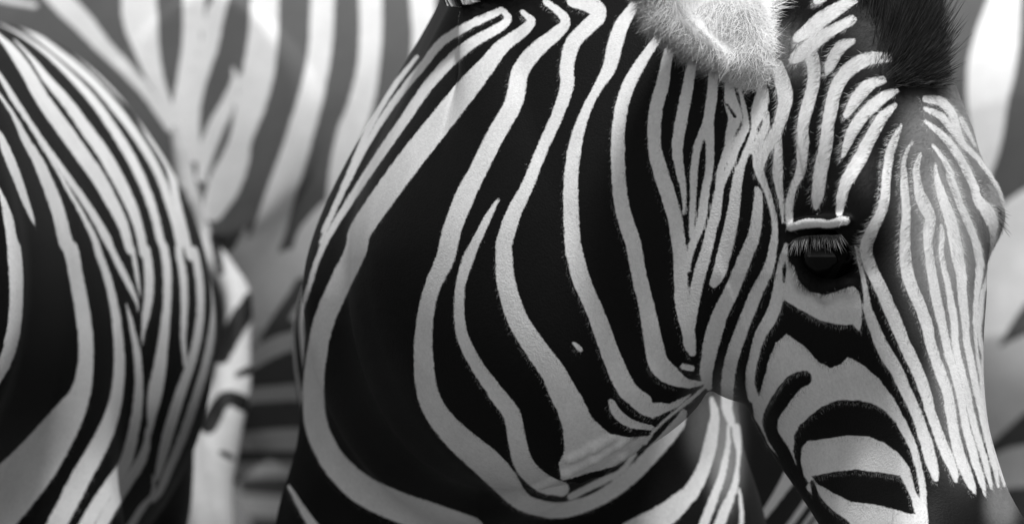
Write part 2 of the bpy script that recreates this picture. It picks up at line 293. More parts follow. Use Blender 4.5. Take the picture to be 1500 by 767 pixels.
def straight(p, tab, n=2.0, egg=0.0):
    """p columns: s, lateral, vertical; table rows s, centre, half width, top, bottom"""
    s = np.clip(p[:, 0], tab[0][0], tab[0][-1]); ds = np.abs(p[:, 0] - s)
    cz, hw, ht, hb = [np.interp(s, tab[0], tab[i]) for i in (1, 2, 3, 4)]
    b = p[:, 2] - cz; hv = np.where(b > 0, ht, hb)
    rv = np.clip(b / hv, 0, 1.2); hw_ = hw * (1 - egg * rv ** 1.5)
    r = (np.abs(p[:, 1] / hw_) ** n + np.abs(b / hv) ** n) ** (1 / n)
    d = (r - 1) * np.minimum(hw_, hv)
    return np.where(ds > 0, np.hypot(np.maximum(d, 0), ds) + np.minimum(d, 0) * 0, d)
BODY = smooth_table([(-.69,.98,.08,.10,.12),(-.655,.98,.15,.18,.22),(-.58,.98,.205,.235,.26),(-.48,.98,.23,.27,.27),(-.3,.95,.265,.30,.29),(0,.93,.29,.315,.30),(.25,.94,.235,.31,.28),(.42,.96,.188,.295,.26),(.55,.98,.168,.25,.22),(.66,.97,.15,.18,.17),(.73,.96,.06,.08,.08)])
def body_local(p, egg=.3, legdx=0.0, full=False):
    f = straight(p, BODY, 2.1, egg)
    q = p.copy(); q[:, 1] = np.abs(q[:, 1])
    qf = q - np.array([legdx, 0, 0])
    fl_ = chain(qf, [((.45,.09,.90),.105),((.43,.13,.74),.095),((.44,.125,.60),.062),((.46,.12,.43),.046),((.455,.12,.36),.036),((.455,.12,.17),.029),((.455,.12,.125),.036),((.49,.12,.06),.034),((.50,.12,.03),.042)], .03)
    hip = [((-.47,.10,.96),.185),((-.42,.13,.76),.15)] if full else [((-.42,.09,.96),.165),((-.36,.12,.76),.12)]   # heavier hindquarters
    hl = chain(q, hip + [((-.40,.14,.62),.08),((-.53,.135,.47),.05),((-.535,.135,.40),.04),((-.50,.13,.18),.031),((-.495,.13,.13),.038),((-.46,.13,.06),.035),((-.45,.13,.03),.043)], .035)
    f = smin(f, fl_, .05); f = smin(f, hl, .13 if full else .05)
    return np.maximum(f, 0.004 - p[:, 2])

HEAD = smooth_table([(-.055,0,.03,.03,.03),(-.03,0,.058,.048,.06),(.0,0,.074,.062,.10),(.05,0,.078,.068,.14),(.1,0,.09,.072,.17),(.135,0,.090,.073,.185),(.165,0,.087,.072,.195),(.2,0,.079,.068,.212),(.24,0,.071,.063,.222),(.28,0,.060,.056,.222),(.325,0,.050,.051,.206),(.365,0,.048,.047,.182),(.405,0,.055,.046,.155),(.45,0,.066,.046,.130),(.5,0,.066,.043,.095),(.54,0,.052,.036,.07),(.565,0,.02,.015,.03)])
def head_local(p, side_eye=True):
    """p columns: s (poll to muzzle), lateral, outward from the forehead"""
    f = straight(p, HEAD, 2.35)
    q = p.copy(); q[:, 1] = np.abs(q[:, 1])
    f = smin(f, ellip(q, (.165,.066,.035), AX, (.036,.026,.030)), .018)      # brow
    f = smin(f, ellip(q, (.20,.055,-.10), AX, (.10,.035,.085)), .03)       # masseter
    f = smin(f, ellip(q, (.49,.046,.012), AX, (.045,.026,.03)), .02)       # nostril wing
    f = smax(f, -ellip(q, (.505,.075,.018), AX, (.022,.018,.012)), .012)   # nostril
    f = smax(f, -cone(q, (.50,.08,-.050), (.565,.0,-.02), .004, .004), .006)
    return f

def spline(pts, n=40):
    p = np.array(pts, float); q = np.vstack([2 * p[0] - p[1], p, 2 * p[-1] - p[-2]]); out = []
    m = max(2, n // (len(p) - 1))
    for i in range(1, len(q) - 2):
        for t in np.linspace(0, 1, m, endpoint=False):
            a, b, c, d = q[i-1:i+3]
            out.append(.5 * (2*b + (c-a)*t + (2*a-5*b+4*c-d)*t*t + (3*b-a-3*c+d)*t**3))
    out.append(p[-1]); return np.array(out)
class Neck:
    def __init__(s, pts, up=(0, 0, 1), top=1.0):                     # rows: x y z, half height, half width
        s.top = top; c = spline(pts, 96); s.c = c[:, :3]; s.ru = c[:, 3]; s.rl = c[:, 4]
        T = np.gradient(s.c, axis=0); s.h = np.linalg.norm(T, axis=1); T /= np.linalg.norm(T, axis=1)[:, None]
        Lt = np.cross(T, np.array(up)); Lt /= np.linalg.norm(Lt, axis=1)[:, None]
        s.T, s.L, s.U = T, Lt, np.cross(Lt, T); s.K = np.gradient(T, axis=0)
    def near(s, p):
        c2 = (s.c ** 2).sum(1); out = np.empty(len(p)); n = len(s.c) - 1.001
        for k in range(0, len(p), 40000):
            q = p[k:k+40000]; t = np.argmin(c2[None] - 2 * (q @ s.c.T), 1).astype(float)
            for _ in range(3):                              # foot of the perpendicular on the smooth curve
                t = np.clip(t, 0, n); d = q - s.at(s.c, t)
                g = (d * s.at(s.T, t)).sum(1); dg = -s.at(s.h, t) + (d * s.at(s.K, t)).sum(1)
                t = t - np.clip(g / np.minimum(dg, -.3 * s.at(s.h, t)), -1, 1)
            out[k:k+40000] = np.clip(t, 0, n)
        return out
    def at(s, arr, t):
        i = np.clip(t.astype(int), 0, len(s.c) - 2); w = t - i
        if arr.ndim > 1: w = w[:, None]
        return arr[i] * (1 - w) + arr[i + 1] * w
    def f(s, p, egg=.55):
        t = s.near(p); q = p - s.at(s.c, t)
        u = (q * s.at(s.U, t)).sum(1); l = (q * s.at(s.L, t)).sum(1); a = (q * s.at(s.T, t)).sum(1)
        ru, rl = s.at(s.ru, t) * np.where(u > 0, s.top, 1.0), s.at(s.rl, t)
        rl = rl * (1 - egg * np.clip(u / ru, 0, 1.1) ** 1.6)
        return (np.sqrt((u / ru) ** 2 + (l / rl) ** 2 + (a / np.minimum(ru, rl)) ** 2) - 1) * np.minimum(ru, rl)

class Zebra:
    """an implicit zebra: body frame + neck curve + head frame"""
    def __init__(s, origin, heading, scale, neck, head_o, Fd, Ld, extra=None, blend=.05):
        s.o = np.array(origin, float); h = np.array(heading, float); h /= np.linalg.norm(h)
        s.R = np.array([h, np.cross([0, 0, 1], h), [0, 0, 1]]); s.k = scale
        s.neck = neck; s.ho = np.array(head_o, float)
        Fd = np.array(Fd, float); Fd /= np.linalg.norm(Fd); Ld = np.array(Ld, float); Ld -= Fd * (Ld @ Fd); Ld /= np.linalg.norm(Ld)
        Nn = np.cross(Fd, Ld); Nn *= 1 if Nn @ np.array([0, 0, 1]) > -0.3 and True else -1
        s.hk = .965; s.HF = np.array([Fd, Ld, Nn]); s.extra = extra; s.blend = blend; s.egg = .3; s.legdx = 0.0; s.soft = 0.0; s.full = False
    def loc(s, p): return ((p - s.o) @ s.R.T) / s.k
    def hloc(s, p): return (p - s.ho) @ s.HF.T / s.hk
    def hpt(s, a): return s.ho + np.asarray(a) @ s.HF * s.hk
    def f(s, p):
        q = s.loc(p); f = body_local(q, s.egg, s.legdx, s.full) * s.k
        f = smin(f, s.neck.f(p), s.blend + s.soft * np.clip((.06 - p[:, 0]) / .09, 0, 1))
        f = smin(f, head_local(s.hloc(p)) * s.hk, .010 + .032 * np.clip((p[:, 2] - .90) / .09, 0, 1))
        if s.extra: f = s.extra(f, p)
        return f
    def march(s, u, v, y0=-1.0):
        a = P(u, v, y0); d = P(u, v, y0 + 1.0) - a; d /= np.linalg.norm(d); t = 0.0
        for _ in range(300):
            x = s.f((a + d * t)[None])[0]
            if x < 2e-4: break
            t += max(x, 1e-4) * .5
        return a + d * t

def surface_nets(fn, lo, hi, h):
    lo = np.array(lo); n = np.ceil((np.array(hi) - lo) / h).astype(int) + 1; b = 8
    nb = np.ceil(n / b).astype(int); n = nb * b
    val = np.ones(n, np.float32)
    bi = np.stack(np.meshgrid(*[np.arange(k) for k in nb], indexing='ij'), -1).reshape(-1, 3)
    fc = fn(lo + (bi * b + (b - 1) / 2) * h)
    act = np.abs(fc) < h * b * 1.35
    for i in bi[(~act) & (fc < 0)]: val[tuple(slice(k * b, k * b + b) for k in i)] = -1
    off = np.stack(np.meshgrid(*[np.arange(b)] * 3, indexing='ij'), -1).reshape(-1, 3)
    ab = bi[act]
    for st in range(0, len(ab), 400):
        g = (ab[st:st+400, None, :] * b + off[None]).reshape(-1, 3)
        val[g[:, 0], g[:, 1], g[:, 2]] = fn(lo + g * h)
    ins = val < 0
    c = np.zeros(n - 1, int)
    for dx in (0, 1):
        for dy in (0, 1):
            for dz in (0, 1): c += ins[dx:n[0]-1+dx, dy:n[1]-1+dy, dz:n[2]-1+dz]
    cells = np.argwhere((c > 0) & (c < 8)); idx = np.full(n - 1, -1, int); idx[tuple(cells.T)] = np.arange(len(cells))
    acc = np.zeros((len(cells), 3)); cnt = np.zeros(len(cells))
    cor = [np.array(q) for q in ((0,0,0),(1,0,0),(0,1,0),(1,1,0),(0,0,1),(1,0,1),(0,1,1),(1,1,1))]
    for i in range(8):
        for j in range(i + 1, 8):
            if np.abs(cor[i] - cor[j]).sum() != 1: continue
            va = val[tuple((cells + cor[i]).T)]; vb = val[tuple((cells + cor[j]).T)]; m = (va < 0) != (vb < 0)
            t = np.where(m, va / np.where(m, va - vb, 1), 0)[:, None]
            acc += np.where(m[:, None], cor[i] + t * (cor[j] - cor[i]), 0); cnt += m
    verts = lo + (cells + acc / cnt[:, None]) * h
    quads = []
    for ax in range(3):
        e = np.zeros(3, int); e[ax] = 1; a1, a2 = (ax + 1) % 3, (ax + 2) % 3
        sl0 = tuple(slice(0, n[k] - (1 if k == ax else 0)) for k in range(3)); sl1 = tuple(slice(1 if k == ax else 0, n[k]) for k in range(3))
        ed = np.argwhere(ins[sl0] != ins[sl1])
        ed = ed[(ed[:, a1] > 0) & (ed[:, a2] > 0) & (ed[:, a1] < n[a1] - 1) & (ed[:, a2] < n[a2] - 1)]
        flip = ins[tuple(ed.T)]
        d1 = np.zeros(3, int); d1[a1] = 1; d2 = np.zeros(3, int); d2[a2] = 1
        q = np.stack([idx[tuple((ed - d1 - d2).T)], idx[tuple((ed - d2).T)], idx[tuple(ed.T)], idx[tuple((ed - d1).T)]], 1)
        q[~flip] = q[~flip][:, ::-1]; quads.append(q)
    q = np.vstack(quads); q = q[(q >= 0).all(1)]
    return verts, np.vstack([q[:, [0, 1, 2]], q[:, [0, 2, 3]]])
def grad(fn, p, e=6e-4):
    g = np.empty_like(p)
    for i in range(3):
        d = np.zeros(3); d[i] = e; g[:, i] = (fn(p + d) - fn(p - d)) / (2 * e)
    return g
def snap(fn, p, it=2):
    p = p.copy()
    for _ in range(it):
        for s0 in range(0, len(p), 60000):
            x = p[s0:s0+60000]; g = grad(fn, x); st = fn(x)[:, None] * g / ((g * g).sum(1)[:, None] + 1e-6)
            l = np.linalg.norm(st, axis=1)[:, None]; p[s0:s0+60000] = x - st * np.minimum(1, .006 / (l + 1e-9))
    return p
def vnormals(v, t):
    fn = np.cross(v[t[:, 1]] - v[t[:, 0]], v[t[:, 2]] - v[t[:, 0]]); n = np.zeros_like(v)
    for i in range(3): np.add.at(n, t[:, i], fn)
    return n / (np.linalg.norm(n, axis=1)[:, None] + 1e-12)
def refine(v, t, sel):
    """split every edge of the selected triangles, conforming"""
    e = np.sort(np.stack([t[:, [0, 1]], t[:, [1, 2]], t[:, [2, 0]]], 1), 2)
    key = e[..., 0].astype(np.int64) * len(v) + e[..., 1]
    mk = np.unique(key[sel]); m = np.isin(key, mk)
    mid = np.where(m, np.searchsorted(mk, key) + len(v), -1)
    nv = (v[mk // len(v)] + v[mk % len(v)]) / 2
    out = [t[m.sum(1) == 0]]; c = m.sum(1)
    k = c == 3; a, b_, d = t[k].T; x, y, z = mid[k].T
    out += [np.stack(q, 1) for q in ((a, x, z), (x, b_, y), (z, y, d), (x, y, z))]
    for r in range(3):
        R_ = [(r + i) % 3 for i in range(3)]
        k = (c == 1) & m[:, r]; a, b_, d = t[k][:, R_].T; x = mid[k][:, r]
        out += [np.stack((a, x, d), 1), np.stack((x, b_, d), 1)]
        k = (c == 2) & ~m[:, R_[2]]; a, b_, d = t[k][:, R_].T; x, y = mid[k][:, r], mid[k][:, R_[1]]
        out += [np.stack((x, b_, y), 1), np.stack((a, x, y), 1), np.stack((a, y, d), 1)]
    return np.vstack([v, nv]), np.vstack(out), len(v)
def in_view(v, n, margin, back=-0.12):
    u, w = project(v); view = np.array([0, -D, ZC]) - v; view /= np.linalg.norm(view, axis=1)[:, None]
    return (u > -margin) & (u < 1500 + margin) & (w > -margin) & (w < 767 + margin) & ((n * view).sum(1) > back)
def mesh_obj(name, v, t, mat, parent=None, attrs=None, normals=None):
    me = bpy.data.meshes.new(name)
    me.vertices.add(len(v)); me.vertices.foreach_set('co', np.ascontiguousarray(v, np.float32).ravel())
    me.loops.add(t.size); me.loops.foreach_set('vertex_index', t.astype(np.int32).ravel())
    k = t.shape[1]; me.polygons.add(len(t)); me.polygons.foreach_set('loop_start', np.arange(0, t.size, k, dtype=np.int32))
    me.update(calc_edges=True); me.validate()
    me.polygons.foreach_set('use_smooth', np.ones(len(me.polygons), bool))
    for a, x in (attrs or {}).items():
        at = me.attributes.new(a, 'FLOAT', 'POINT'); at.data.foreach_set('value', np.ascontiguousarray(x, np.float32))
    if normals is not None: me.normals_split_custom_set_from_vertices([tuple(q) for q in normals.astype(float)])
    me.materials.append(mat)
    o = bpy.data.objects.new(name, me); sc.collection.objects.link(o)
    if parent: o.parent = parent
    return o
def tag(o, label=None, cat=None, group=None, kind=None):
    for k, x in (('label', label), ('category', cat), ('group', group), ('kind', kind)):
        if x: o[k] = x
    return o

def strands(v, t, n, idx_w, count, length, width, dirf, lift, attr, jitter=.35, segs=1, rnd=(.75, 1.1), mat=None, name='coat_hair', parent=None, bend=None, nrm=None):
    """short hairs as thin tapered blades lying on the coat; they shade like the skin below them"""
    a, b, c = v[t[:, 0]], v[t[:, 1]], v[t[:, 2]]
    ar = np.linalg.norm(np.cross(b - a, c - a), axis=1) * idx_w
    k = rng.choice(len(t), count, p=ar / ar.sum()); r1, r2 = rng.random(count), rng.random(count); s = np.sqrt(r1)
    bw_ = np.stack([1 - s, s * (1 - r2), s * r2], 1); tk = t[k]
    ip = lambda x: (x[tk] * (bw_[..., None] if x.ndim > 1 else bw_)).sum(1)
    p, nn = ip(v), ip(n); nn /= np.linalg.norm(nn, axis=1)[:, None]
    d = dirf(p, nn) + rng.normal(0, jitter, (count, 3)); d -= nn * (d * nn).sum(1)[:, None]; d /= np.linalg.norm(d, axis=1)[:, None]
    d = d * np.cos(lift) + nn * np.sin(lift)
    L = (length(p) if callable(length) else np.full(count, length)) * rng.uniform(.65, 1.25, count)
    sd = np.cross(d, nn); sd /= np.linalg.norm(sd, axis=1)[:, None]
    at = {k_: ip(x) for k_, x in attr.items()}; rn = rng.uniform(*rnd, count)
    V, Tt = [], []; m = segs
    if m == 1:
        vv = np.stack([p - sd * width / 2, p + sd * width / 2, p + d * L[:, None]], 1)
        vv -= nn[:, None] * .0006
        tt = np.arange(count * 3).reshape(-1, 3)
    else:
        rows = []
        for j in range(m):
            q = j / m; ctr = p + d * (L * q)[:, None] + (bend(p) if bend else np.zeros(3)) * (L * q * q)[:, None]
            wj = width * (1 - q * .7) / 2; rows += [ctr - sd * wj, ctr + sd * wj]
        rows.append(p + d * L[:, None] + (bend(p) if bend else np.zeros(3)) * L[:, None])
        vv = np.stack(rows, 1); w_ = 2 * m + 1; base = (np.arange(count) * w_)[:, None]
        fc = []
        for j in range(m - 1): fc += [(2*j, 2*j+1, 2*j+3), (2*j, 2*j+3, 2*j+2)]
        fc.append((2*m-2, 2*m-1, 2*m)); tt = (base[:, None] + np.array(fc)[None]).reshape(-1, 3)
    w_ = vv.shape[1]
    # wind each blade to face away from the skin
    at = {k_: np.repeat(x, w_) for k_, x in at.items()}; at['rnd'] = np.repeat(rn, w_)
    vv = vv.reshape(-1, 3)
    if nrm is not None: nn = nn + nrm; nn /= np.linalg.norm(nn, axis=1)[:, None]
    o = mesh_obj(name, vv, tt, mat, parent, at, np.repeat(nn, w_, 0)); o['kind'] = 'stuff'
    return o

def build(z, field, lo, hi, name, label, mat, h=.013, levels=3, ymax=9, group='zebras standing close together', tone=None, paint=None, bias=0.6, seen=None):
    fn = z.f
    v, t = surface_nets(fn, lo, hi, h); v = snap(fn, v, 2)
    for l in range(levels):
        n = vnormals(v, t); vis = in_view(v, n, 60 if l < 2 else 25) & (v[:, 1] < ymax)
        v, t, o = refine(v, t, vis[t].any(1)); v[o:] = snap(fn, v[o:], 1)
    n = vnormals(v, t); u, w = project(v)
    vis = in_view(v, n, 50) & (v[:, 1] < ymax)
    if seen: vis &= seen(u, w)
    q = z.loc(v); x = q[:, 0] + .06 * np.sin(q[:, 2] * 7) ; torso = np.clip((q[:, 2] - .62) / .15, 0, 1)
    hq = z.hloc(v); ph = np.where(torso > .5, x / .085 - .9 * np.abs(q[:, 0] - .1) * (1.2 - q[:, 2]) / .085, q[:, 2] / .06)
    onh = head_local(hq) < .03; ph = np.where(onh, hq[:, 0] / .05 + hq[:, 2] / .1, ph)
    nt_ = z.neck.near(v); nk = (z.neck.f(v) < .02) & ~onh; ph = np.where(nk, nt_ / len(z.neck.c) * 9, ph)
    proc = np.sin(ph * 2 * np.pi) * 10 - 2
    st = np.where(vis, field.sample(u, w) + bias, proc); st = np.clip(st, -9, 9)
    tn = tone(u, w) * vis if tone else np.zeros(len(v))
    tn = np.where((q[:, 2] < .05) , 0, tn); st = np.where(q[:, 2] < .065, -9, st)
    st = np.where(onh & (hq[:, 0] > .46) & ~vis, -9, st)
    if paint: st = paint(v, st)
    at = {'stripe': st, 'tone': tn, 'rnd': np.ones(len(v))}
    o = mesh_obj(name, v, t, mat, None, at); tag(o, label, 'zebra', group)
    return o, v, t, n, at

# ------------------------------------------------------------------ ground
def ground():
    m, t_, b = newmat('dry_soil'); n1 = t_.nodes.new('ShaderNodeTexNoise'); n1.inputs['Scale'].default_value = 3; n1.inputs['Detail'].default_value = 8
    co = t_.nodes.new('ShaderNodeTexCoord'); t_.links.new(co.outputs['Object'], n1.inputs['Vector'])
    r = t_.nodes.new('ShaderNodeMapRange'); r.inputs['To Min'].default_value = .04; r.inputs['To Max'].default_value = .11
    t_.links.new(n1.outputs[0], r.inputs['Value']); t_.links.new(r.outputs[0], b.inputs['Base Color']); b.inputs['Roughness'].default_value = .9
    bp = t_.nodes.new('ShaderNodeBump'); bp.inputs['Strength'].default_value = .5; t_.links.new(n1.outputs[0], bp.inputs['Height']); t_.links.new(bp.outputs[0], b.inputs['Normal'])
    g = np.linspace(-1, 1, 81); g = np.sign(g) * np.abs(g) ** 3 * 600
    X, Y = np.meshgrid(g, g, indexing='ij'); R2 = np.hypot(X, Y - 1)
    Z = .25 * np.sin(X * .05) * np.cos(Y * .04) * np.clip((R2 - 8) / 60, 0, 1)
    i = np.arange(81 * 81).reshape(81, 81)
    o = mesh_obj('ground', np.stack([X, Y, Z], -1).reshape(-1, 3), np.stack([i[:-1, :-1], i[1:, :-1], i[1:, 1:], i[:-1, 1:]], -1).reshape(-1, 4), m)
    tag(o, kind='structure')
ground()

# ------------------------------------------------------------------ the zebra in front
YAW, PIT = math.radians(38), math.radians(74)
Fd = (math.cos(PIT) * math.sin(YAW), -math.cos(PIT) * math.cos(YAW), -math.sin(PIT)); Ld = (math.cos(YAW), math.sin(YAW), 0)
def N5(u, v, y, ru, rl): return list(P(u, v, y)) + [ru, rl]
neck_m = Neck([N5(800,500,.56,.20,.14), N5(745,395,.30,.215,.146), N5(733,378,.12,.207,.133), N5(800,366,.02,.205,.118), N5(900,305,-.02,.180,.102), N5(1040,230,-.05,.152,.088), N5(1170,205,-.08,.13,.075)], top=1.22)
HM = np.array([-.14, -.990, 0])
zm = Zebra(np.array([.005, .39, 0]) - HM * .45, HM, 1.0, neck_m, P(1258, 64, -.10), Fd, Ld, blend=.018); zm.egg = .58; zm.soft = .062
assert zm.HF[2][2] > 0
# the near eye: a lid and a socket on the surface found along the view
eye_hit = zm.march(1207, 376)
lid = np.array([zm.march(u, v) for u, v in ((1156, 336), (1175, 329), (1200, 327), (1222, 327), (1241, 324))])
pf = np.polyfit(lid[:, 0], lid[:, 1], 1); lid[:, 1] = np.polyval(pf, lid[:, 0]) - .002
folds = [[zm.march(*q) for q in f_] for f_ in ([(790, 712), (830, 692), (870, 672), (905, 650), (930, 634)], [(835, 672), (870, 655), (898, 640)], [(828, 700), (850, 700), (880, 690), (910, 668)])]
und = [zm.march(u, v) for u, v in ((1160, 372), (1178, 408), (1208, 424), (1240, 416))]
ls = spline([list(q + np.array([0, -.004, .001])) for q in lid], 14); lr = .0012 + .0024 * np.sin(np.linspace(.25, 2.9, len(ls)))
lidseg = [(ls[i], ls[i + 1], lr[i], lr[i + 1]) for i in range(len(ls) - 1)]
eye_c = eye_hit + np.array([.004, .017, 0.002])
def eye_extra(f, p):
    m = (np.abs(p - P(880, 660, 0)).max(1) < .12)
    if m.any():
        q = p[m]; g = f[m]
        for l_ in folds:
            for a, b in zip(l_[:-1], l_[1:]): g = smin(g, cone(q, a, b, .0022, .0022), .007)
        f = f.copy(); f[m] = g
    f = smin(f, ellip(p, P(1074, 538, -.02), AX, (.023, .040, .026)), .012)
    m = (np.linalg.norm(p - eye_c, axis=1) < .15)
    if not m.any(): return f
    q = p[m]; g = f[m]
    g = smax(g, -ellip(q, eye_hit + np.array([.002, .004, 0]), AX, (.030, .020, .026)), .018)
    for a, b, ra, rb in lidseg: g = smin(g, cone(q, a, b, ra, rb), .007)
    for a, b in zip(und[:-1], und[1:]): g = smin(g, cone(q, a, b, .004, .004), .014)
    f = f.copy(); f[m] = g; return f
zm.extra = eye_extra
def lid_paint(v, st):                        # the pale upper lid
    d = np.min(np.stack([cone(v, a, b, ra - .004, rb - .004) for a, b, ra, rb in lidseg]), 0)
    return np.where(d < .012, np.maximum(st, np.clip((.0048 - d) / .0004, -9, 9)), st)
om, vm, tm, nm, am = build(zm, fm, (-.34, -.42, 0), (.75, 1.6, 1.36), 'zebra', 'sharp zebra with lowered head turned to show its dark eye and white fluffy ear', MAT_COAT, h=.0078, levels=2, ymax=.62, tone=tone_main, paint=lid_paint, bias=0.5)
def uv_sphere(name, c, r, mat, parent, squash=(1, 1, 1)):
    th = np.linspace(0, np.pi, 17); ph = np.linspace(0, 2 * np.pi, 33)[:-1]
    X = np.stack([np.outer(np.sin(th), np.cos(ph)), np.outer(np.sin(th), np.sin(ph)), np.outer(np.cos(th), np.ones(32))], -1) * r * np.array(squash) + c
    i = np.arange(17 * 32).reshape(17, 32); j = np.roll(i, -1, 1)
    return mesh_obj(name, X.reshape(-1, 3), np.stack([i[:-1], i[1:], j[1:], j[:-1]], -1).reshape(-1, 4), mat, parent)
uv_sphere('eye', eye_c + np.array([0, .008, -.002]), .0245, MAT_EYE, om)
uv_sphere('eye', zm.hpt((.195, .056, .02)), .025, MAT_EYE, om)

# ears: cupped leaves
def ear(base, tip, opening, w, dpt, name='ear'):
    base, tip = np.array(base), np.array(tip); a = tip - base; L = np.linalg.norm(a); a /= L
    o = np.array(opening, float); o -= a * (o @ a); o /= np.linalg.norm(o); s_ = np.cross(a, o); c = (base + tip) / 2
    def fn(p):
        ta = (p - base) @ a / L; ls = (p - c) @ s_; gt = .42 + .58 * np.clip((ta + .02) / .5, 0, 1) ** .8
        p = p + s_[None] * (ls / gt - ls)[:, None]
        e1 = ellip(p, c, (a, s_, o), (L * .55, w, dpt)); e2 = ellip(p, c + o * dpt * .75 + a * .012, (a, s_, o), (L * .5, w * .86, dpt * 1.05))
        return smin(smax(e1, -e2, .008), cone(p, base - a * .01, base + a * .05, .026, .03), .03)
    r = L * .6 + w
    v, t = surface_nets(fn, c - r, c + r, .006); v = snap(fn, v, 2); v, t, k = refine(v, t, np.ones(len(t), bool)); v[k:] = snap(fn, v[k:], 1)
    n = vnormals(v, t); return v, t, n, a, o
eb, et = P(1082, 92, -.13), P(1014, -195, -.22)
v, t, n, ea, eo = ear(eb, et, (.35, -.75, .55), .096, .042)
tt_ = ((v - eb) @ ea) / np.linalg.norm(et - eb)
at = {'stripe': np.where((tt_ > .62) & (tt_ < .9), -9., 9.), 'tone': np.zeros(len(v)), 'rnd': np.ones(len(v))}
oe = mesh_obj('ear', v, t, MAT_EAR, om, at)
strands(v, t, n, np.ones(len(t)), 34000, lambda p: rng.uniform(.010, .026, len(p)), .0004, lambda p, nn: np.cross(ea, eo) * np.clip(((p - eb) @ np.cross(ea, eo)) / .03, -1, 1)[:, None] * 1.0 - ea * .25, .35, {k: at[k] for k in ('stripe', 'tone')}, .45, 1, (.95, 1.2), MAT_EAR, 'ear_hair', oe, nrm=np.array([.2, -.5, 1.1]))
fb_, ft_ = zm.hpt((.0, .055, -.02)), zm.hpt((.0, .055, -.02)) + np.array([-.06, .06, .17])
v, t, n, fa, fo = ear(fb_, ft_, (.3, .9, 0), .05, .03)
tt_ = ((v - fb_) @ fa) / np.linalg.norm(ft_ - fb_)
at = {'stripe': np.where((tt_ > .62) & (tt_ < .9), -9., 9.), 'tone': np.zeros(len(v)), 'rnd': np.ones(len(v))}
mesh_obj('ear', v, t, MAT_COAT, om, at)

# coat hair on the visible coat
def hair_dir(p, nn):
    hq = zm.hloc(p); onh = (head_local(hq) < .02)
    d = np.where(onh[:, None], zm.HF[0] * .9 + zm.HF[1] * (np.sign(hq[:, 1]) * .5)[:, None] - zm.HF[2] * .1, np.array([-.35, .1, -.8]))
    up = np.clip((.26 - hq[:, 0]) / .12, 0, 1) * np.clip((hq[:, 2] + .05) / .05, 0, 1) * onh     # forehead hair fans outwards
    return d + up[:, None] * (zm.HF[1] * (np.clip(hq[:, 1] / .02, -1, 1) * .5)[:, None] - zm.HF[0] * .6)
def hair_len(p):
    hq = zm.hloc(p); onh = (head_local(hq) < .02)
    up = onh & (hq[:, 0] < .22) & (hq[:, 2] > -.04)
    return np.where(up, .0080, np.where(onh, .0058, .0054))
vis = in_view(vm, nm, 12, 0.0) & (vm[:, 1] < .62)
ld = np.min(np.stack([cone(vm, a, b, 0, 0) for a, b in zip(lid[:-1], lid[1:])]), 0)
vis &= (ld > .016) | ((am['stripe'] > 2) & (ld < .007))
wsel = vis[tm].all(1) * np.where((head_local(zm.hloc(vm)) < .02)[tm].any(1), 1.6, 1.0)
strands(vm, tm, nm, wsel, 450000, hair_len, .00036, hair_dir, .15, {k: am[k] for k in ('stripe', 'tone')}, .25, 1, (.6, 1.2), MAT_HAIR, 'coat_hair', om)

# mane and forelock: upright hair from the crest of the neck and the poll
def mane(z, t0, t1, count, length, parent, poll=True, stripe_fn=None):
    nk = z.neck; tt = rng.uniform(t0, t1, count) * (len(nk.c) - 1)
    c = nk.at(nk.c, tt) + nk.at(nk.U, tt) * (nk.at(nk.ru, tt) * .97 * nk.top)[:, None] + nk.at(nk.L, tt) * rng.normal(0, .010, count)[:, None]
    d = nk.at(nk.U, tt) + rng.normal(0, .10, (count, 3)) + nk.at(nk.T, tt) * .1
    st = np.sin(tt * 1.7) * 9
    return c, d, nk.at(nk.L, tt), np.full(count, length), st, tt
def blades(c, d, sd, L, st, rn, name, parent, width=.0009, mat=MAT_MANE, tone=None, droop=None):
    d = d / np.linalg.norm(d, axis=1)[:, None]; n = len(c); m = 4
    sd = np.cross(d, np.array([0, 1.0, 0]) + rng.normal(0, .4, (n, 3))); sd /= np.linalg.norm(sd, axis=1)[:, None]
    rows = []; dr = droop if droop is not None else np.zeros(3)
    for j in range(m):
        q = j / m; ctr = c + d * (L * q)[:, None] + dr * (L * q * q)[:, None]; rows += [ctr - sd * width * (1 - .7 * q) / 2, ctr + sd * width * (1 - .7 * q) / 2]
    rows.append(c + d * L[:, None] + dr * L[:, None]); vv = np.stack(rows, 1); w_ = 2 * m + 1; fc = []
    for j in range(m - 1): fc += [(2*j, 2*j+1, 2*j+3), (2*j, 2*j+3, 2*j+2)]
    fc.append((2*m-2, 2*m-1, 2*m)); tt = ((np.arange(n) * w_)[:, None, None] + np.array(fc)[None]).reshape(-1, 3)
    tn = np.zeros(n) if tone is None else tone
    q = np.tile(np.repeat(np.linspace(0, 1, m + 1), 2)[:w_], n)
    stv = np.repeat(st, w_); stv = np.where(q > .8, -9, stv)
    return mesh_obj(name, vv.reshape(-1, 3), tt, mat, parent, {'stripe': stv, 'tone': np.repeat(tn, w_), 'rnd': np.repeat(rn, w_)})
c, d, sd, L, st, tt = mane(zm, .36, 1.0, 11000, .085, om)
o = blades(c, d, sd, L * rng.uniform(.8, 1.1, len(c)) * np.clip((tt / (len(neck_m.c) - 1) - .35) / .15, .05, 1), st, rng.uniform(.7, 1.2, len(c)), 'mane', om); o['kind'] = 'stuff'
nf = 14000
s_ = rng.uniform(-.06, .062, nf) - rng.exponential(.010, nf); a_ = rng.normal(0, .013, nf); b_ = np.interp(s_, HEAD[0], HEAD[3]) * .96
c = zm.ho + np.stack([s_, a_, b_], 1) @ zm.HF
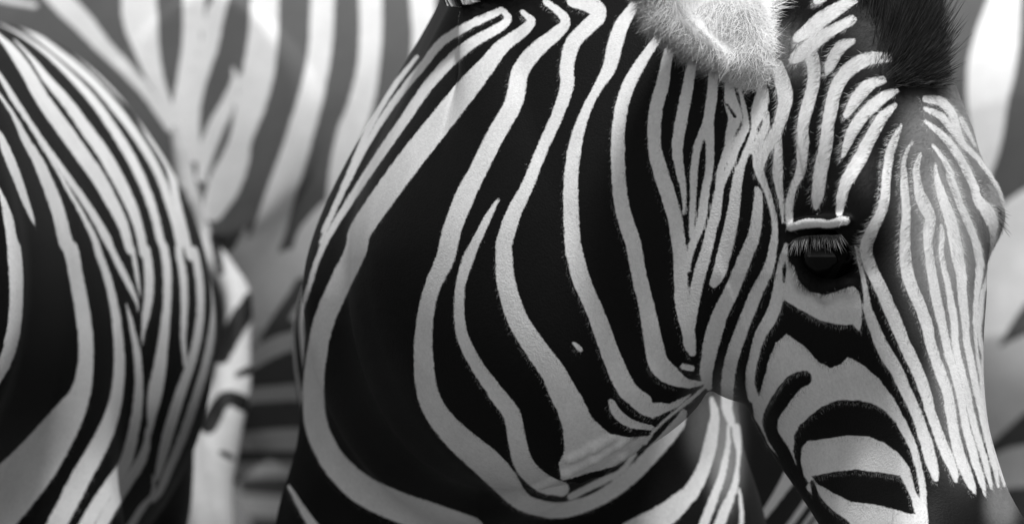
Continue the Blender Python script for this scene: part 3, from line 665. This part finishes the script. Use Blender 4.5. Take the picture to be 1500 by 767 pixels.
d = zm.HF[2] * 1.0 - zm.HF[0] * np.interp(s_, [-.05, .02, .06], [1.2, .9, -.2])[:, None] + zm.HF[1] * (a_ * 8)[:, None] + rng.normal(0, .09, (nf, 3))
L = np.interp(s_, [-.055, .02, .06], [.085, .050, .016]) * rng.uniform(.5, .95, nf)
o = blades(c, d, None, L, np.full(nf, -9.), rng.uniform(.6, 1.6, nf), 'forelock', om, .0006, MAT_MANE, rng.uniform(.1, .9, nf)); o['kind'] = 'stuff'
# eyelashes under the upper lid
lp = spline([list(q) for q in lid], 160)[10:140]
nl = len(lp); c = lp + np.array([0, -.006, -.010]); d = np.stack([np.linspace(-.35, .45, nl), np.full(nl, -.55), np.full(nl, -.75)], 1) + rng.normal(0, .16, (nl, 3))
o = blades(c, d, None, rng.uniform(.009, .021, nl), np.full(nl, -9.), np.ones(nl), 'eyelash', om, .00045, MAT_LASH); o['kind'] = 'stuff'

# lashes of the far eye, seen past the brow
lp = np.array([zm.march(u, v) for u, v in zip(np.linspace(1452, 1463, 30), np.linspace(296, 326, 30))]); nl = len(lp)
d = np.array([.75, .1, -.75]) + rng.normal(0, .18, (nl, 3))
o = blades(lp + np.array([0, .004, 0]), d, None, rng.uniform(.012, .020, nl), np.full(nl, -9.), np.ones(nl), 'eyelash', om, .0007, MAT_LASH); o['kind'] = 'stuff'

# ------------------------------------------------------------------ the zebra at the side, out of frame but for shoulder and barrel
neck_l = Neck([(-.60,.45,1.0,.25,.17),(-.64,.24,1.03,.24,.15),(-.78,.10,1.10,.20,.12),(-.98,.03,1.20,.16,.09),(-1.12,.0,1.28,.13,.08)])
zl = Zebra((-.593, .80, 0), (-.03, -1, 0), 1.0, neck_l, (-1.20, -.02, 1.36), (-.55, -.25, -.8), (.3, -.95, 0), blend=.06)
zl.egg = .10; zl.legdx = -.14
ol, vl, tl, nl_, al = build(zl, fl, (-1.75, -.45, 0), (-.2, 1.6, 1.55), 'zebra', 'zebra cut off at the frame, showing only its rounded shoulder and barrel', MAT_COAT, h=.014, ymax=1.3, bias=-1.3)
vis = in_view(vl, nl_, 12, 0.0) & (vl[:, 1] < 1.3)
strands(vl, tl, nl_, vis[tl].all(1) * 1.0, 70000, .006, .0005, lambda p, nn: np.array([.1, .4, -.8]) + 0 * p, .16, {k: al[k] for k in ('stripe', 'tone')}, .38, 1, (.7, 1.1), MAT_HAIR, 'coat_hair', ol)

# ------------------------------------------------------------------ the zebra behind, seen from its rear quarter
kz = 1.2
def back_zebra(rump, hb, lo, hi, label, levels, mat=MAT_BACK):
    """a zebra given by the place of its tail root and its heading"""
    hb = np.array(hb, float); hb /= np.linalg.norm(hb); ob = np.array([rump[0], rump[1], 0]) + hb * .66 * kz
    bn = lambda a, z, ru, rl: list(np.array([ob[0], ob[1], z]) + hb * a) + [ru, rl]
    nk = Neck([bn(.50,1.12,.28,.20), bn(.66,1.20,.26,.17), bn(.86,1.32,.20,.12), bn(1.05,1.45,.16,.09), bn(1.18,1.52,.13,.08)])
    z = Zebra(ob, hb, kz, nk, np.array([ob[0], ob[1], 1.60]) + hb * 1.24, hb * .6 + np.array([0, 0, -.8]), (-hb[1], hb[0], 0), blend=.06)
    z.full = True
    return build(z, fb, lo, hi, 'zebra', label, mat, h=.019, levels=levels, seen=lambda u, w: (u < 730) | (u > 1375))[0], z
obk, zb = back_zebra(P(318, 330, 1.76), (.15, .97, 0), (-.95, 1.5, 0), (.75, 4.4, 2.0), 'blurred zebra seen from behind, its white and black tail hanging down', 2)
oright, _ = back_zebra(P(1130, 330, 2.22), (.995, .08, 0), (.1, 1.75, 0), (3.1, 3.1, 2.0), 'blurred zebra standing behind the nose of the sharp one, only its broad stripes showing', 2, MAT_RIGHT)
# its tail
root = [list(zb.march(u_, v_, .9) + np.array([0, o_, 0])) + [r_] for u_, v_, o_, r_ in ((258,150,.02,.012),(264,210,.008,.013),(274,280,-.002,.013),(304,360,-.012,.013))]
tp = spline(root + [list(P(u_, v_, y_)) + [r_] for u_, v_, y_, r_ in ((346,430,min(1.64, root[-1][1] - .02),.0155),(347,500,1.60,.0175),(329,600,1.56,.024),(304,700,1.53,.030),(296,790,1.52,.034),(290,900,1.53,.030),(288,1000,1.54,.008))], 70)
ftl = lambda p: np.min(np.stack([cone(p, a[:3], b[:3], a[3], b[3]) for a, b in zip(tp[:-1], tp[1:])]), 0) - .002 * np.sin(p[:, 2] * 47 + p[:, 0] * 90) * np.cos(p[:, 0] * 130) 
lo_ = tp[:, :3].min(0) - .09; hi_ = tp[:, :3].max(0) + .09
v, t = surface_nets(ftl, lo_, hi_, .009); v = snap(ftl, v, 1); v, t, k = refine(v, t, np.ones(len(t), bool)); n = vnormals(v, t)
ft = Field(); ft.d[:] = 12
ft.stroke(K2((715,140,60),(670,200,56),(620,290,56)), False); ft.stroke(K2((585,490,50),(635,415,44),(710,440,46)), False)
ft.stroke(K2((665,350,18),(700,335,24)), False); ft.stroke(K2((620,565,14),(650,580,18)), False)
ft.stroke(K2((500,640,60),(480,767,90)), False); ft.stroke(K2((600,-40,30),(620,60,20)), False)
u, w = project(v)
mesh_obj('tail', v, t, MAT_TAIL, obk, {'stripe': np.clip(ft.sample(u, w), -9, 9), 'tone': np.zeros(len(v)), 'rnd': np.ones(len(v))})
